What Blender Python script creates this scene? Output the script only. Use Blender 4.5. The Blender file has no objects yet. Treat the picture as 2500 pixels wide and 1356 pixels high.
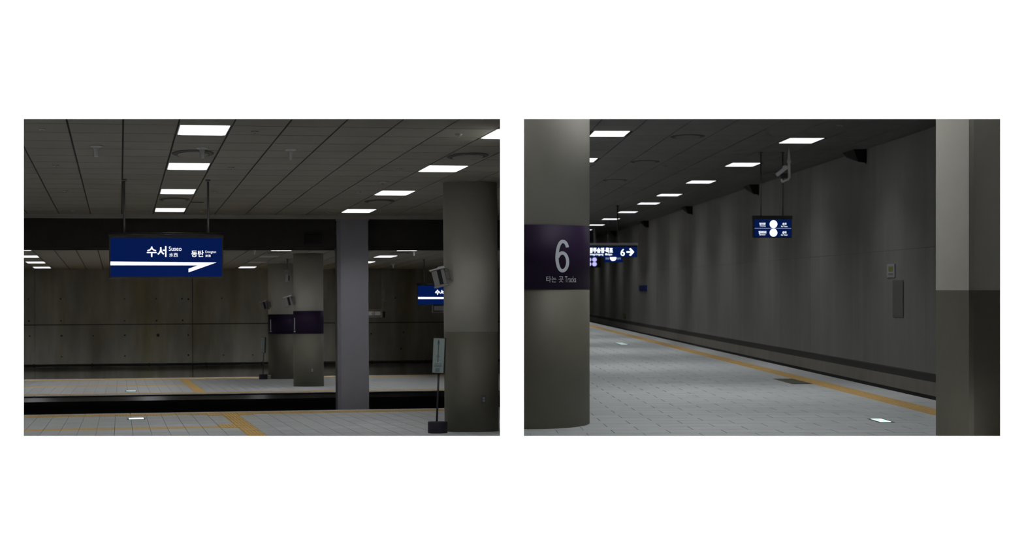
import bpy, bmesh, math, random
from mathutils import Vector, Matrix
random.seed(7)
S = bpy.context.scene
COL = S.collection

# ------------------------------------------------------------------ camera, world, sun, exposure
cam_d = bpy.data.cameras.new('camera'); cam = bpy.data.objects.new('camera', cam_d); COL.objects.link(cam)
S.camera = cam
EYE = 1.65
cam.location = (0, 0, EYE); cam.rotation_euler = (math.pi / 2, 0, 0)
cam_d.sensor_width = 36; cam_d.sensor_fit = 'HORIZONTAL'; cam_d.lens = 36 * 4700 / 2500
cam_d.shift_y = 27 / 2500
cam_d.clip_end = 500
cam_d.dof.use_dof = True; cam_d.dof.focus_distance = 24.0; cam_d.dof.aperture_fstop = 3.6
w = bpy.data.worlds.new('world'); S.world = w; w.use_nodes = True
w.node_tree.nodes['Background'].inputs[0].default_value = (0.02, 0.02, 0.02, 1)
w.node_tree.nodes['Background'].inputs[1].default_value = 1.0
# sun added to graze the white gallery wall and brighten it
SUN_A = math.radians(2.0)
sun_d = bpy.data.lights.new('sun', 'SUN'); sun_d.energy = 3.75 / math.sin(SUN_A); sun_d.angle = math.radians(0.3)
sun = bpy.data.objects.new('sun', sun_d); COL.objects.link(sun)
sun.location = (0, 10, 20)
sun.rotation_euler = Vector((0, math.sin(SUN_A), -math.cos(SUN_A))).to_track_quat('-Z', 'Y').to_euler()
S.view_settings.view_transform = 'Standard'; S.view_settings.look = 'None'
S.view_settings.gamma = 1; S.view_settings.use_curve_mapping = False
S.view_settings.exposure = 0.0
S.cycles.max_bounces = 8; S.cycles.diffuse_bounces = 5; S.cycles.glossy_bounces = 3
S.cycles.use_denoising = True
S.cycles.sample_clamp_indirect = 4
LAMP = 1.3          # glow of the diffusers themselves
LUMEN = 11.2       # light thrown downwards by each fixture (W per m2 of diffuser / pi)
SPREAD = math.radians(110)

# ------------------------------------------------------------------ hall frames
ML = Matrix.Translation((0, 0, EYE)) @ Matrix(((0.97987365, -0.19947783, -0.00749826, 0), (0.19959106, 0.97967166, 0.02017033, 0),
     (0.0033223, -0.02126096, 0.99976844, 0), (0, 0, 0, 1))) @ Matrix.Translation((0, 0, -EYE))
MR = Matrix.Rotation(math.atan(170 / 4700), 4, 'Z')
WY = 20.5                                    # the gallery wall stands here
PL = [(Vector((0, WY + .03, 0)), Vector((0, -1, 0))), (Vector((-.03, 0, 0)), Vector((1, 0, 0)))]
PR = [(Vector((0, WY + .03, 0)), Vector((0, -1, 0))), (Vector((.03, 0, 0)), Vector((-1, 0, 0)))]

# ------------------------------------------------------------------ materials
MATS = {}
def mat(name, col, rough=.6, var=0.0, scale=3.0, stretch=(1, 1, 1), metal=0.0, spec=.4, emit=None, es=1.0, bump=0.0,
        tint=None, obj_rand=0.0):
    if name in MATS: return MATS[name]
    m = bpy.data.materials.new(name); m.use_nodes = True
    nt = m.node_tree; b = nt.nodes['Principled BSDF']
    b.inputs['Base Color'].default_value = (*col, 1); b.inputs['Roughness'].default_value = rough
    b.inputs['Metallic'].default_value = metal; b.inputs['Specular IOR Level'].default_value = spec
    if emit:
        b.inputs['Emission Color'].default_value = (*emit, 1); b.inputs['Emission Strength'].default_value = es
    if var or bump or obj_rand:
        tc = nt.nodes.new('ShaderNodeTexCoord'); mp = nt.nodes.new('ShaderNodeMapping')
        mp.inputs['Scale'].default_value = stretch
        geo = nt.nodes.new('ShaderNodeNewGeometry')
        nt.links.new(geo.outputs['Position'], mp.inputs['Vector'])
        n = nt.nodes.new('ShaderNodeTexNoise'); n.inputs['Scale'].default_value = scale
        n.inputs['Detail'].default_value = 6; n.inputs['Roughness'].default_value = .6
        nt.links.new(mp.outputs[0], n.inputs['Vector'])
        mr = nt.nodes.new('ShaderNodeMapRange'); mr.inputs[1].default_value = .25; mr.inputs[2].default_value = .75
        mr.inputs[3].default_value = 1 - var; mr.inputs[4].default_value = 1 + var
        nt.links.new(n.outputs['Fac'], mr.inputs[0])
        fac = mr.outputs[0]
        if obj_rand:
            oi = nt.nodes.new('ShaderNodeObjectInfo')
            m2 = nt.nodes.new('ShaderNodeMapRange'); m2.inputs[3].default_value = 1 - obj_rand; m2.inputs[4].default_value = 1 + obj_rand
            nt.links.new(oi.outputs['Random'], m2.inputs[0])
            mu = nt.nodes.new('ShaderNodeMath'); mu.operation = 'MULTIPLY'
            nt.links.new(fac, mu.inputs[0]); nt.links.new(m2.outputs[0], mu.inputs[1]); fac = mu.outputs[0]
        base = nt.nodes.new('ShaderNodeRGB'); base.outputs[0].default_value = (*col, 1)
        src = base.outputs[0]
        if tint:
            n3 = nt.nodes.new('ShaderNodeTexNoise'); n3.inputs['Scale'].default_value = tint[1]; n3.inputs['Detail'].default_value = 4
            mp3 = nt.nodes.new('ShaderNodeMapping'); mp3.inputs['Scale'].default_value = tint[2]
            nt.links.new(geo.outputs['Position'], mp3.inputs['Vector']); nt.links.new(mp3.outputs[0], n3.inputs['Vector'])
            r3 = nt.nodes.new('ShaderNodeMapRange'); r3.inputs[1].default_value = .52; r3.inputs[2].default_value = .7
            r3.inputs[4].default_value = tint[3]
            nt.links.new(n3.outputs['Fac'], r3.inputs[0])
            mx = nt.nodes.new('ShaderNodeMix'); mx.data_type = 'RGBA'
            nt.links.new(r3.outputs[0], mx.inputs[0]); nt.links.new(src, mx.inputs[6]); mx.inputs[7].default_value = (*tint[0], 1)
            src = mx.outputs[2]
        vm = nt.nodes.new('ShaderNodeVectorMath'); vm.operation = 'SCALE'
        nt.links.new(src, vm.inputs[0]); nt.links.new(fac, vm.inputs['Scale'])
        nt.links.new(vm.outputs[0], b.inputs['Base Color'])
        if bump:
            bp = nt.nodes.new('ShaderNodeBump'); bp.inputs['Strength'].default_value = bump; bp.inputs['Distance'].default_value = .01
            nt.links.new(n.outputs['Fac'], bp.inputs['Height']); nt.links.new(bp.outputs[0], b.inputs['Normal'])
    MATS[name] = m
    return m

M_GAL = mat('white_gallery_paint', (.9, .9, .9), .9, spec=.1)
M_BLACK = mat('black_felt', (.006, .006, .006), 1, spec=0)
M_CEIL = mat('ceiling_panel_left', (.29, .275, .235), .75, var=.06, scale=1.5, obj_rand=.05)
M_CEIL2 = mat('ceiling_panel_right', (.29, .29, .283), .75, var=.06, scale=1.5, obj_rand=.04)
M_CHAN = mat('ceiling_channel', (.03, .03, .028), .9)
M_TILE = mat('paving_left', (.50, .513, .518), .55, var=.10, scale=2.2, stretch=(1, 1.6, 1), obj_rand=.05, spec=.35)
M_TILE2 = mat('paving_right', (.60, .63, .635), .55, var=.12, scale=1.6, stretch=(.8, 2.4, 1), obj_rand=.04, spec=.35)
M_GROUT = mat('grout', (.10, .10, .10), .9)
M_EDGE = mat('platform_edge_stone', (.56, .575, .58), .5, var=.05)
M_YEL = mat('tactile_yellow', (.66, .43, .14), .6, var=.12, scale=5, obj_rand=.06)
M_CONC = mat('board_marked_concrete', (.285, .275, .24), .85, var=.30, scale=1.1, stretch=(1.6, 1.6, .35), bump=.3,
             tint=((.20, .175, .085), 1.0, (1.2, 1.2, .10), .7))
M_CONC2 = mat('grey_concrete', (.38, .373, .35), .85, var=.09, scale=1.0, stretch=(.8, .8, .35), bump=.3,
              tint=((.46, .46, .46), 1.2, (1.5, 1.0, .08), .5))
M_HOLE = mat('tie_hole', (.03, .03, .028), .95)
M_DARKC = mat('dark_beam_paint', (.04, .038, .036), .9, var=.1)
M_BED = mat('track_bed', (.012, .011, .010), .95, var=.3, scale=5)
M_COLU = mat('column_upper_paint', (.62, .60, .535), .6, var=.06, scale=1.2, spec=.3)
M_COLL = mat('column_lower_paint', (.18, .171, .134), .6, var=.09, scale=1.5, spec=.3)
M_BAND = mat('dark_purple_band', (.026, .014, .042), .6, spec=.15)
M_PIL = mat('blue_grey_pillar_paint', (.29, .29, .335), .6, var=.03)
M_STEEL = mat('brushed_steel', (.22, .22, .23), .3, metal=.9)
M_DKM = mat('dark_metal', (.05, .05, .05), .4, metal=.3)
M_FASCIA = mat('polished_fascia', (.5, .5, .52), .13, metal=.95, var=.1, scale=.5)
M_WHT = mat('white_plastic', (.8, .8, .8), .4)
M_GRYP = mat('grey_plastic', (.36, .345, .33), .5)
M_BLKP = mat('black_plastic', (.012, .012, .014), .45)
M_LAMP = mat('lamp_diffuser', (.9, .9, .9), .5, emit=(.97, .98, 1.0), es=LAMP)
M_LAMPO = mat('lamp_diffuser_off', (.55, .55, .56), .5)
M_LAMPF = mat('lamp_frame', (.5, .5, .5), .5)
M_BLUE = mat('backlit_blue', (.0, .003, .02), .4, emit=(.0008, .009, .078), es=.9, spec=.15)
M_TXT = mat('backlit_white', (.9, .9, .95), .4, emit=(.97, .96, 1.0), es=1.15)
M_TXT2 = mat('backlit_white_far', (.9, .9, .95), .4, emit=(.9, .97, 1.0), es=1.8)
M_LINE = mat('backlit_pale_blue', (.4, .45, .6), .4, emit=(.3, .36, .6), es=1.0)
M_LAV = mat('backlit_lavender', (.4, .4, .6), .4, emit=(.42, .40, .85), es=1.3)
M_BTXT = mat('grey_vinyl', (.86, .92, 1.0), .5, spec=.2)
M_BTXT2 = mat('pale_vinyl', (.84, .84, .94), .5, spec=.2)
M_PANEL = mat('pale_green_panel', (.32, .40, .38), .5)
M_PRT = mat('grey_print', (.10, .12, .16), .6)
M_FLIT = mat('floor_sign_lit', (.8, .9, .85), .4, emit=(.75, 1.0, .92), es=1.3)
M_FLITD = mat('floor_sign_dim', (.5, .6, .56), .4, emit=(.30, .42, .38), es=1.0)
M_GRN = mat('floor_sign_green', (.1, .5, .35), .4, emit=(.2, .7, .5), es=1.0)
M_RED = mat('maroon_paint', (.10, .035, .035), .6)
M_BLUS = mat('blue_plate', (.01, .05, .4), .5)
M_YG = mat('yellow_green_plate', (.28, .30, .03), .5)
M_HATCH = mat('olive_hatch', (.10, .095, .06), .7)
M_PIPE = mat('black_pipe', (.008, .008, .008), .7)

# ------------------------------------------------------------------ helpers
def box(bm, x0, x1, y0, y1, z0, z1):
    v = [bm.verts.new(p) for p in ((x0, y0, z0), (x1, y0, z0), (x1, y1, z0), (x0, y1, z0), (x0, y0, z1), (x1, y0, z1), (x1, y1, z1), (x0, y1, z1))]
    for f in ((3, 2, 1, 0), (4, 5, 6, 7), (0, 1, 5, 4), (1, 2, 6, 5), (2, 3, 7, 6), (3, 0, 4, 7)): bm.faces.new([v[i] for i in f])
def prism(bm, pts, y0, y1):
    a = [bm.verts.new((x, y0, z)) for x, z in pts]; b = [bm.verts.new((x, y1, z)) for x, z in pts]
    n = len(pts); bm.faces.new(a); bm.faces.new(b[::-1])
    for i in range(n): bm.faces.new((a[i], b[i], b[(i + 1) % n], a[(i + 1) % n]))
def lathe(bm, prof, n=32, sx=1, sy=1, cx=0, cy=0, smooth=True):
    rings = []
    for r, z in prof:
        rings.append([bm.verts.new((cx + r * sx * math.cos(2 * math.pi * i / n), cy + r * sy * math.sin(2 * math.pi * i / n), z)) for i in range(n)])
    for a, b in zip(rings, rings[1:]):
        for i in range(n):
            f = bm.faces.new((a[i], a[(i + 1) % n], b[(i + 1) % n], b[i])); f.smooth = smooth
    if prof[0][0] > 1e-5: bm.faces.new(rings[0][::-1])
    if prof[-1][0] > 1e-5: bm.faces.new(rings[-1])
def tube(bm, p, q, r, n=10, r2=None):
    p = Vector(p); q = Vector(q); d = q - p
    m = Matrix.Translation(p) @ d.to_track_quat('Z', 'Y').to_matrix().to_4x4()
    r2 = r if r2 is None else r2
    a = [bm.verts.new(m @ Vector((r * math.cos(2 * math.pi * i / n), r * math.sin(2 * math.pi * i / n), 0))) for i in range(n)]
    b = [bm.verts.new(m @ Vector((r2 * math.cos(2 * math.pi * i / n), r2 * math.sin(2 * math.pi * i / n), d.length))) for i in range(n)]
    for i in range(n):
        f = bm.faces.new((a[i], a[(i + 1) % n], b[(i + 1) % n], b[i])); f.smooth = True
    bm.faces.new(a[::-1]); bm.faces.new(b)
def BM(*boxes):
    bm = bmesh.new()
    for b in boxes: box(bm, *b)
    return bm
def clip(bm, M, planes):
    Mi = M.inverted()
    for co, no in planes:
        bmesh.ops.bisect_plane(bm, geom=bm.verts[:] + bm.edges[:] + bm.faces[:], plane_co=Mi @ co,
                               plane_no=(M.to_3x3().transposed() @ no), clear_outer=True)
def bevel(bm, w, seg=2):
    bmesh.ops.bevel(bm, geom=bm.edges[:], offset=w, segments=seg, affect='EDGES', profile=.5)
def mesh_of(name, bm, m):
    bmesh.ops.recalc_face_normals(bm, faces=bm.faces[:])
    me = bpy.data.meshes.new(name); bm.to_mesh(me); bm.free()
    if m: me.materials.append(m)
    return me
def link(name, me, parent=None, loc=None):
    o = bpy.data.objects.new(name, me); COL.objects.link(o)
    if parent is not None: o.parent = parent
    if loc is not None: o.location = loc
    return o
def part(name, bm, m, parent, label=None):
    o = link(name, mesh_of(name, bm, m), parent)
    if label: o['label'] = label
    return o
def tag(o, label, cat, group=None, kind=None):
    o['label'] = label; o['category'] = cat
    if group: o['group'] = group
    if kind: o['kind'] = kind
    return o
def thing(name, M, loc, label, cat, group=None, rz=0.0, ry=0.0, sc=1.0):
    o = bpy.data.objects.new(name, None); COL.objects.link(o); o.empty_display_size = .1
    o.matrix_world = M @ Matrix.Translation(loc) @ Matrix.Rotation(rz, 4, 'Z') @ Matrix.Rotation(ry, 4, 'Y') @ Matrix.Scale(sc, 4)
    return tag(o, label, cat, group)
def struct(name, bm, m, M, label, cat, planes=None):
    if planes: clip(bm, M, planes)
    o = link(name, mesh_of(name, bm, m)); o.matrix_world = M
    return tag(o, label, cat, None, 'structure')
def dup(root, M, loc, label, group=None, rz=0.0, ry=0.0, sc=1.0):
    r = root.copy(); COL.objects.link(r)
    r.matrix_world = M @ Matrix.Translation(loc) @ Matrix.Rotation(rz, 4, 'Z') @ Matrix.Rotation(ry, 4, 'Y') @ Matrix.Scale(sc, 4)
    r['label'] = label
    if group: r['group'] = group
    for ch in list(root.children):
        c = ch.copy(); COL.objects.link(c); c.parent = r
        for g in list(ch.children):
            d = g.copy(); COL.objects.link(d); d.parent = c
    return r

# text as meshes, made first while the scene is still small
_TX = {}
def text_raw(s, bold=0.0):
    cu = bpy.data.curves.new('lettering', 'FONT'); cu.body = s; cu.size = 1; cu.offset = bold; cu.resolution_u = 3; cu.fill_mode = 'FRONT'
    ob = bpy.data.objects.new('lettering', cu); COL.objects.link(ob)
    dg = bpy.context.evaluated_depsgraph_get()
    me = bpy.data.meshes.new_from_object(ob.evaluated_get(dg))
    COL.objects.unlink(ob); bpy.data.objects.remove(ob)
    v = [tuple(x.co[:2]) for x in me.vertices]; f = [tuple(p.vertices) for p in me.polygons]
    bpy.data.meshes.remove(me)
    return v, f
for s, b in [('수서', .018), ('Suseo', .002), ('水西', .002), ('동탄', .014), ('Dongtan', .0), ('東灘', .0), ('6', .0), ('타는 곳', .004), ('Tracks', -.004),
             ('광주송정·목포', .02), ('Gwangju-Songjeong', .002), ('Mokpo', .002), ('맞이방', .014), ('Waiting', .002), ('엘리베이터', .014), ('Elevator', .002),
             ('승차', .014), ('For Ticket', .002), ('10', .01)]:
    _TX[s] = text_raw(s, b)
def text_bm(s, x0, z0, x1, z1, y, slant=0.0, bm=None, bar=0):
    v, f = _TX[s]; bm = bm or bmesh.new()
    a0 = min(p[0] for p in v); a1 = max(p[0] for p in v); b0 = min(p[1] for p in v); b1 = max(p[1] for p in v)
    vs = [bm.verts.new((x0 + (p[0] - a0) / (a1 - a0) * (x1 - x0), y, z0 + (p[1] - b0) / (b1 - b0) * (z1 - z0))) for p in v]
    for q in f:
        try: bm.faces.new([vs[i] for i in q])
        except ValueError: pass
    return bm

# ------------------------------------------------------------------ pieces (tiles, panels)
def in_view(p, left):
    if p.y < WY: return False
    px = 1250 + 4700 * p.x / p.y; py = 705 - 4700 * (p.z - EYE) / p.y
    return (50 < px < 1229 if left else 1271 < px < 2450) and 284 < py < 1073
def pieces(parent, name, cells, z0, z1, m, M, planes, left, limit, rest_name, gapx=.004, gapy=.008, extra=None, single=True):
    """every cell (u0,u1,v0,v1) is one piece; the nearest visible ones are objects, the others one joined part"""
    meshes = {}; vis = []; rest = []
    for c in cells:
        u0, u1, v0, v1 = c
        cs = [M @ Vector((u, v, z0)) for u in (u0, u1) for v in (v0, v1)]
        outs = [any((p - co).dot(no) > 0 for co, no in planes) for p in cs]
        if all(any((p - co).dot(no) > 0 for p in [q]) for q in cs for co, no in planes[:1]): continue
        if all((p - planes[1][0]).dot(planes[1][1]) > 0 for p in cs): continue
        ctr = M @ Vector(((u0 + u1) / 2, (v0 + v1) / 2, z0))
        seen = in_view(ctr, left) or any(in_view(p, left) for p in cs)
        (vis if (seen and single) else rest).append((ctr.y, c, any(outs)))
    vis.sort(key=lambda t: t[0]); rest += vis[limit:]; vis = vis[:limit]
    def geom(bm, u0, u1, v0, v1, cu, cv):
        box(bm, u0 + gapx - cu, u1 - gapx - cu, v0 + gapy - cv, v1 - gapy - cv, z0, z1)
        if extra: extra(bm, u0 + gapx - cu, u1 - gapx - cu, v0 + gapy - cv, v1 - gapy - cv, z1 if z1 > z0 else z0)
    for _, c, cut in vis:
        u0, u1, v0, v1 = c; cu = (u0 + u1) / 2; cv = (v0 + v1) / 2
        key = (round(u1 - u0, 3), round(v1 - v0, 3))
        if cut or key not in meshes:
            bm = bmesh.new(); geom(bm, u0, u1, v0, v1, cu, cv)
            if cut: clip(bm, M @ Matrix.Translation((cu, cv, 0)), planes)
            if not len(bm.verts): bm.free(); continue
            me = mesh_of(name, bm, m)
            if not cut: meshes[key] = me
        else: me = meshes[key]
        link(name, me, parent, (cu, cv, 0))
    if rest:
        bm = bmesh.new()
        for _, c, cut in rest: geom(bm, *c, 0, 0)
        clip(bm, M, planes)
        if len(bm.verts):
            o = link(rest_name, mesh_of(rest_name, bm, m), parent); o['kind'] = 'stuff'

# ================================================================== GALLERY WALL
def gx(px): return (px - 1250) / 4700 * WY
def gz(py): return EYE - (py - 705) / 4700 * WY
def gallery():
    bm = bmesh.new(); t = .012
    def layer(y, e):
        xs = [-26, gx(58.2) - e, gx(1220.8) + e, gx(1279.2) - e, gx(2441.8) + e, 26]; zs = [-8, gz(1065.2) - e, gz(290.8) + e, 9.2]
        g = [[bm.verts.new((x, y, z)) for x in xs] for z in zs]
        for j in range(3):
            for i in range(5):
                if j == 1 and i in (1, 3): continue
                bm.faces.new((g[j][i], g[j][i + 1], g[j + 1][i + 1], g[j + 1][i]))
        return g
    a = layer(WY, 0); b = layer(WY + t, t)
    for i in (1, 3):
        q = [(1, i), (1, i + 1), (2, i + 1), (2, i)]
        for k in range(4):
            j, l = q[k]; j2, l2 = q[(k + 1) % 4]
            bm.faces.new((a[j][l], a[j2][l2], b[j2][l2], b[j][l]))
    return bm
struct('wall_front', gallery(), M_GAL, Matrix(), 'plain white wall with two wide rectangular openings onto the platforms', 'wall')
trap_bm = BM((gx(40), gx(1236), WY + .014, WY + .30, gz(1065) - .30, gz(1065) - .045), (gx(1264), gx(2460), WY + .014, WY + .30, gz(1065) - .30, gz(1065) - .045))
struct('light_trap', trap_bm, M_BLACK, Matrix(), 'added black felt light trap, unseen behind the lower edge of the white wall openings', 'light trap')  # black boxes added to swallow sun that falls in through the openings
struct('wall_middle', BM((-.028, .028, WY + .02, 180, -7, 8.9)), M_CONC2, Matrix(), 'concrete partition between the two station halls', 'wall')
struct('ceiling', BM((-26, 26, WY + .02, 185, 8.9, 9.1)), M_DARKC, Matrix(), 'added unseen slab keeping the sun out of both station halls', 'ceiling')  # unseen slab, added to block the sun above the halls

# ================================================================== LEFT HALL
H = 3.965; HF = 3.82; UC = .042; UP = .6095
V0 = 22.02; LP = 5.04; LD = 1.11
def ul(k): return UC + UP * k
# floors
fl = struct('floor', BM((-8, 8, 18, 39.08, -.5, -.02)), M_GROUT, ML, 'near platform of grey slabs crossed by yellow tactile strips in the left photograph', 'floor', PL)
us = [-.094 + .2905 * k for k in range(-26, 29)]
grey = []; yel = []; thin = []
def rows_down(v, step, n): return [(v - step * (i + 1), v - step * i) for i in range(n)]
rows = rows_down(37.80, 1.1275, 4) + rows_down(32.67, 1.1275, 11)
pu0, pu1 = us[33], us[34]          # the guiding path
for u0, u1 in zip(us, us[1:]):
    path = abs(u0 - 1.94) < .1
    left_of = u1 < 2.0; fl_ = 1.6 < (u0 + u1) / 2 < 2.6
    yel.append((u0, u1, 37.80 if not fl_ else 37.36, 38.64))
    for (a, b) in rows:
        if path: yel.append((u0, u1, a, b)); continue
        if fl_ and b == 37.80: b = 37.36
        if fl_ and left_of and abs(b - 32.67) < .01: grey.append((u0, u1, a, 32.6)); continue
        if fl_ and left_of and abs(a - 33.29) < .01: grey.append((u0, u1, 33.85, b)); continue
        grey.append((u0, u1, a, b))
    if path: yel.append((u0, u1, 32.67, 33.29))
    elif left_of and fl_: yel.append((u0, u1, 32.6, 33.85))
    elif left_of: thin.append((u0, u1, 32.67, 33.29))
    else: grey.append((u0, u1, 32.67, 33.29))
pieces(fl, 'paving_slab', grey, -.02, 0, M_TILE, ML, PL, True, 280, 'paving_slab_field')
def ribs(bm, u0, u1, v0, v1, z):
    n = 5; s = (u1 - u0) / n
    for i in range(n): box(bm, u0 + s * (i + .22), u0 + s * (i + .78), v0 + .03, v1 - .03, z, z + .005)
pieces(fl, 'tactile_tile', yel, -.02, 0, M_YEL, ML, PL, True, 120, 'tactile_tile_field', extra=ribs)
pieces(fl, 'guide_strip_tile', thin, -.02, 0, M_YEL, ML, PL, True, 60, 'guide_strip_field')
pieces(fl, 'edge_stone', [(u0, u1, 38.64, 39.08) for u0, u1 in zip(us[::3], us[3::3])], -.02, 0, M_EDGE, ML, PL, True, 60, 'edge_stone_field')
# track bed and far platform
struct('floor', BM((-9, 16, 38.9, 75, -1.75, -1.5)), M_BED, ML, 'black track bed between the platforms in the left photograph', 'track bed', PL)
f2 = struct('floor', BM((-9, 16, 49.95, 67.25, -.145, -.02), (-9, 16, 50.25, 67.0, -1.5, -.145)), M_GROUT, ML,
            'far platform beyond the sunken track in the left photograph', 'floor', PL)
us2 = [-.094 + .2905 * k for k in range(-28, 54)]
g2 = []; y2 = []
for u0, u1 in zip(us2, us2[1:]):
    path = abs(u0 - 1.94) < .1; lo = u1 < 2
    y2.append((u0, u1, 50.72, 51.55)); y2.append((u0, u1, 65.1, 66.7))
    for a, b in rows_down(58.02, 1.617, 4) + rows_down(65.1, 1.21, 5): (y2 if path else g2).append((u0, u1, a, b))
    (y2 if (path or lo) else g2).append((u0, u1, 58.02, 59.05))
pieces(f2, 'paving_slab', g2, -.02, 0, M_TILE, ML, PL, True, 0, 'paving_slab_field')
pieces(f2, 'tactile_tile', y2, -.02, 0, M_YEL, ML, PL, True, 0, 'tactile_tile_field', gapx=.001)
pieces(f2, 'edge_stone', [(u0, u1, 49.95, 50.72) for u0, u1 in zip(us2[::3], us2[3::3])], -.02, 0, M_EDGE, ML, PL, True, 40, 'edge_stone_field')
pieces(f2, 'edge_stone', [(u0, u1, 66.7, 67.25) for u0, u1 in zip(us2[::3], us2[3::3])], -.02, 0, M_EDGE, ML, PL, True, 0, 'far_edge_stone_field')
fb = bmesh.new(); fv = [[fb.verts.new((x, y, z)) for y, z in ((49.95, -.04), (49.9315, -.145), (49.95, -.145))] for x in (-9, 16)]
for i in range(3): fb.faces.new((fv[0][i], fv[1][i], fv[1][(i + 1) % 3], fv[0][(i + 1) % 3]))
clip(fb, ML, PL); part('fascia_panel', fb, M_FASCIA, f2, 'polished dark metal fascia under the platform edge')
fb = BM((-9, 16, 50.05, 50.25, -.285, -.145)); clip(fb, ML, PL); part('lower_fascia', fb, mat('lower_fascia', (.07, .07, .07), .5), f2)

# ceilings
def ceiling_left():
    c = struct('ceiling', BM((-8, 8, 18, 39.05, H + .014, H + .3)), M_CHAN, ML, 'suspended panel ceiling over the near platform in the left photograph', 'ceiling', PL)
    cells = []; lampb = (1, 7, -5)
    for k in range(-12, 13):
        if k in lampb:
            for i in range(-1, 4):
                v = V0 + LP * i + LD
                for j in range(4):
                    a = v + j * (LP - LD) / 4; b = a + (LP - LD) / 4
                    if a < 39.05: cells.append((ul(k), ul(k + 1), a, min(b, 39.05)))
        else:
            for i in range(-2, 17):
                a = V0 + 1.008 * i
                if a < 39.05: cells.append((ul(k), ul(k + 1), a, min(a + 1.008, 39.05)))
    pieces(c, 'ceiling_panel', cells, H, H + .013, M_CEIL, ML, PL, True, 290, 'ceiling_panel_field', gapx=.011, gapy=.014)
    c2 = struct('ceiling', BM((-9, 16, 49.5, 70.1, HF + .014, HF + .3)), M_CHAN, ML, 'panel ceiling over the far platform in the left photograph', 'ceiling', PL)
    cells = []
    for k in range(-14, 27):
        u0 = .0 + .578 * k
        for i in range(21): cells.append((u0, u0 + .578, 49.5 + .98 * i, 50.48 + .98 * i))
    pieces(c2, 'ceiling_panel', cells, HF, HF + .013, M_CEIL, ML, PL, True, 0, 'ceiling_panel_field', gapx=.016, gapy=.003)
ceiling_left()
struct('trim_2', BM((-8, 8, 39.05, 39.2, 3.885, 3.965)), mat('cornice_grey', (.33, .32, .31), .6), ML, 'pale grey cornice along the end of the panel ceiling', 'cornice', PL)
struct('trim_3', BM((-9, 9, 39.75, 41.2, 3.33, 4.6), (-9, 9, 39.15, 39.75, 3.99, 4.6)), M_DARKC, ML, 'dark downstand beam above the sunken track', 'beam', PL)
struct('ceiling', BM((-9, 16, 41.2, 49.5, 4.4, 4.6), (-9, 16, 49.3, 49.5, HF, 4.6)), M_DARKC, ML, 'dark soffit above the sunken track behind the beam', 'ceiling', PL)
struct('wall_left', BM((-8.3, -8, 18, 75, -1.75, 4.7)), M_CONC, ML, 'concrete side wall out of frame to the left', 'wall')

# back wall of large poured concrete panels
wb = struct('wall_back', BM((-9, 16, 70.12, 70.4, -1.75, 4.6)), M_HOLE, ML, 'board marked concrete wall behind the far platform, left photograph', 'wall', PL)
for (a, b) in ((-8.9, -2.95), (-2.95, 2.55), (2.57, 8.1), (8.1, 15.9)):
    for (z0, z1) in ((-1.7, 1.845), (1.875, 4.55)):
        d = random.uniform(0, .012)
        q = BM((a + .004, b - .004, 70.06 + d, 70.12, z0, z1)); clip(q, ML, PL)
        if len(q.verts): part('concrete_panel', q, M_CONC, wb)
        else: q.free()
holes = [(-3.17, 2.78), (-2.06, 2.78), (.165, 2.77), (1.27, 2.77), (2.18, 2.77), (2.41, 2.75), (-2.05, 2.0), (.163, 1.99), (1.28, 1.985), (-3.15, 2.0), (2.2, 1.99),
         (-3.13, 1.47), (-2.03, 1.47), (-.93, 1.46), (.17, 1.47), (1.33, 1.464), (2.4, 1.456), (3.65, .73), (-2.03, .73), (.17, .73), (2.4, .74), (4.7, .72), (9.0, 1.45), (10.1, .9),
         (8.9, .62), (10.2, 1.5), (6.9, 1.2), (3.6, 2.78), (9.9, 2.76)]
for i, (u, z) in enumerate(holes):
    bm = bmesh.new(); r = .055 if (u, z) == (1.33, 1.464) else random.uniform(.024, .036)
    tube(bm, (u, 70.04, z), (u, 70.1, z), r, 10)
    part('tie_hole', bm, M_HOLE, wb)
bm = bmesh.new()
for z in (.422,): tube(bm, (-8, 69.98, z), (16, 69.98, z), .045, 12)
for u in range(-7, 16, 2): box(bm, u, u + .05, 69.98, 70.08, .36, .48)
clip(bm, ML, PL)
part('pipe', bm, M_PIPE, wb, 'long black pipe along the wall foot')

# ---- ceiling lamps
def make_lamp(M, loc, w_, d_, label, group, m=M_LAMP, lum=1.0, spread=110):
    t = thing('ceiling_light', M, loc, label, 'ceiling light', group)
    hx = w_ / 2; hy = d_ / 2
    bm = BM((-hx - .012, hx + .012, -hy - .012, hy + .012, .004, .013))
    part('frame', bm, M_LAMPF, t)
    bm = bmesh.new(); box(bm, -hx, hx, -hy, hy, -.002, .012)
    ed = [e for e in bm.edges if abs(e.verts[0].co.z - e.verts[1].co.z) > .001]
    bmesh.ops.bevel(bm, geom=ed, offset=.03, segments=3, affect='EDGES')
    part('diffuser', bm, m, t)
    if m is not M_LAMPO:
        ld = bpy.data.lights.new('tube_light', 'AREA'); ld.shape = 'RECTANGLE'; ld.size = w_ * .96; ld.size_y = d_ * .96
        ld.energy = LUMEN * math.pi * w_ * d_ * lum; ld.spread = math.radians(spread); ld.color = (.97, .985, 1.0)
        lo = bpy.data.objects.new('tube_light', ld); COL.objects.link(lo); lo.parent = t; lo.location = (0, 0, -.012)
    return t
ordn = ['nearest', 'second', 'third', 'fourth', 'fifth', 'sixth', 'seventh', 'eighth', 'ninth', 'tenth', 'eleventh', 'twelfth']
l0 = None
def lamp_at(M, loc, label, group, proto):
    if proto[0] is None or proto[0].children[1].data.materials[0] != proto[3]:
        proto[0] = make_lamp(M, loc, proto[1], proto[2], label, group, proto[3], *proto[4:]); return proto[0]
    return dup(proto[0], M, loc, label, group)
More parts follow.
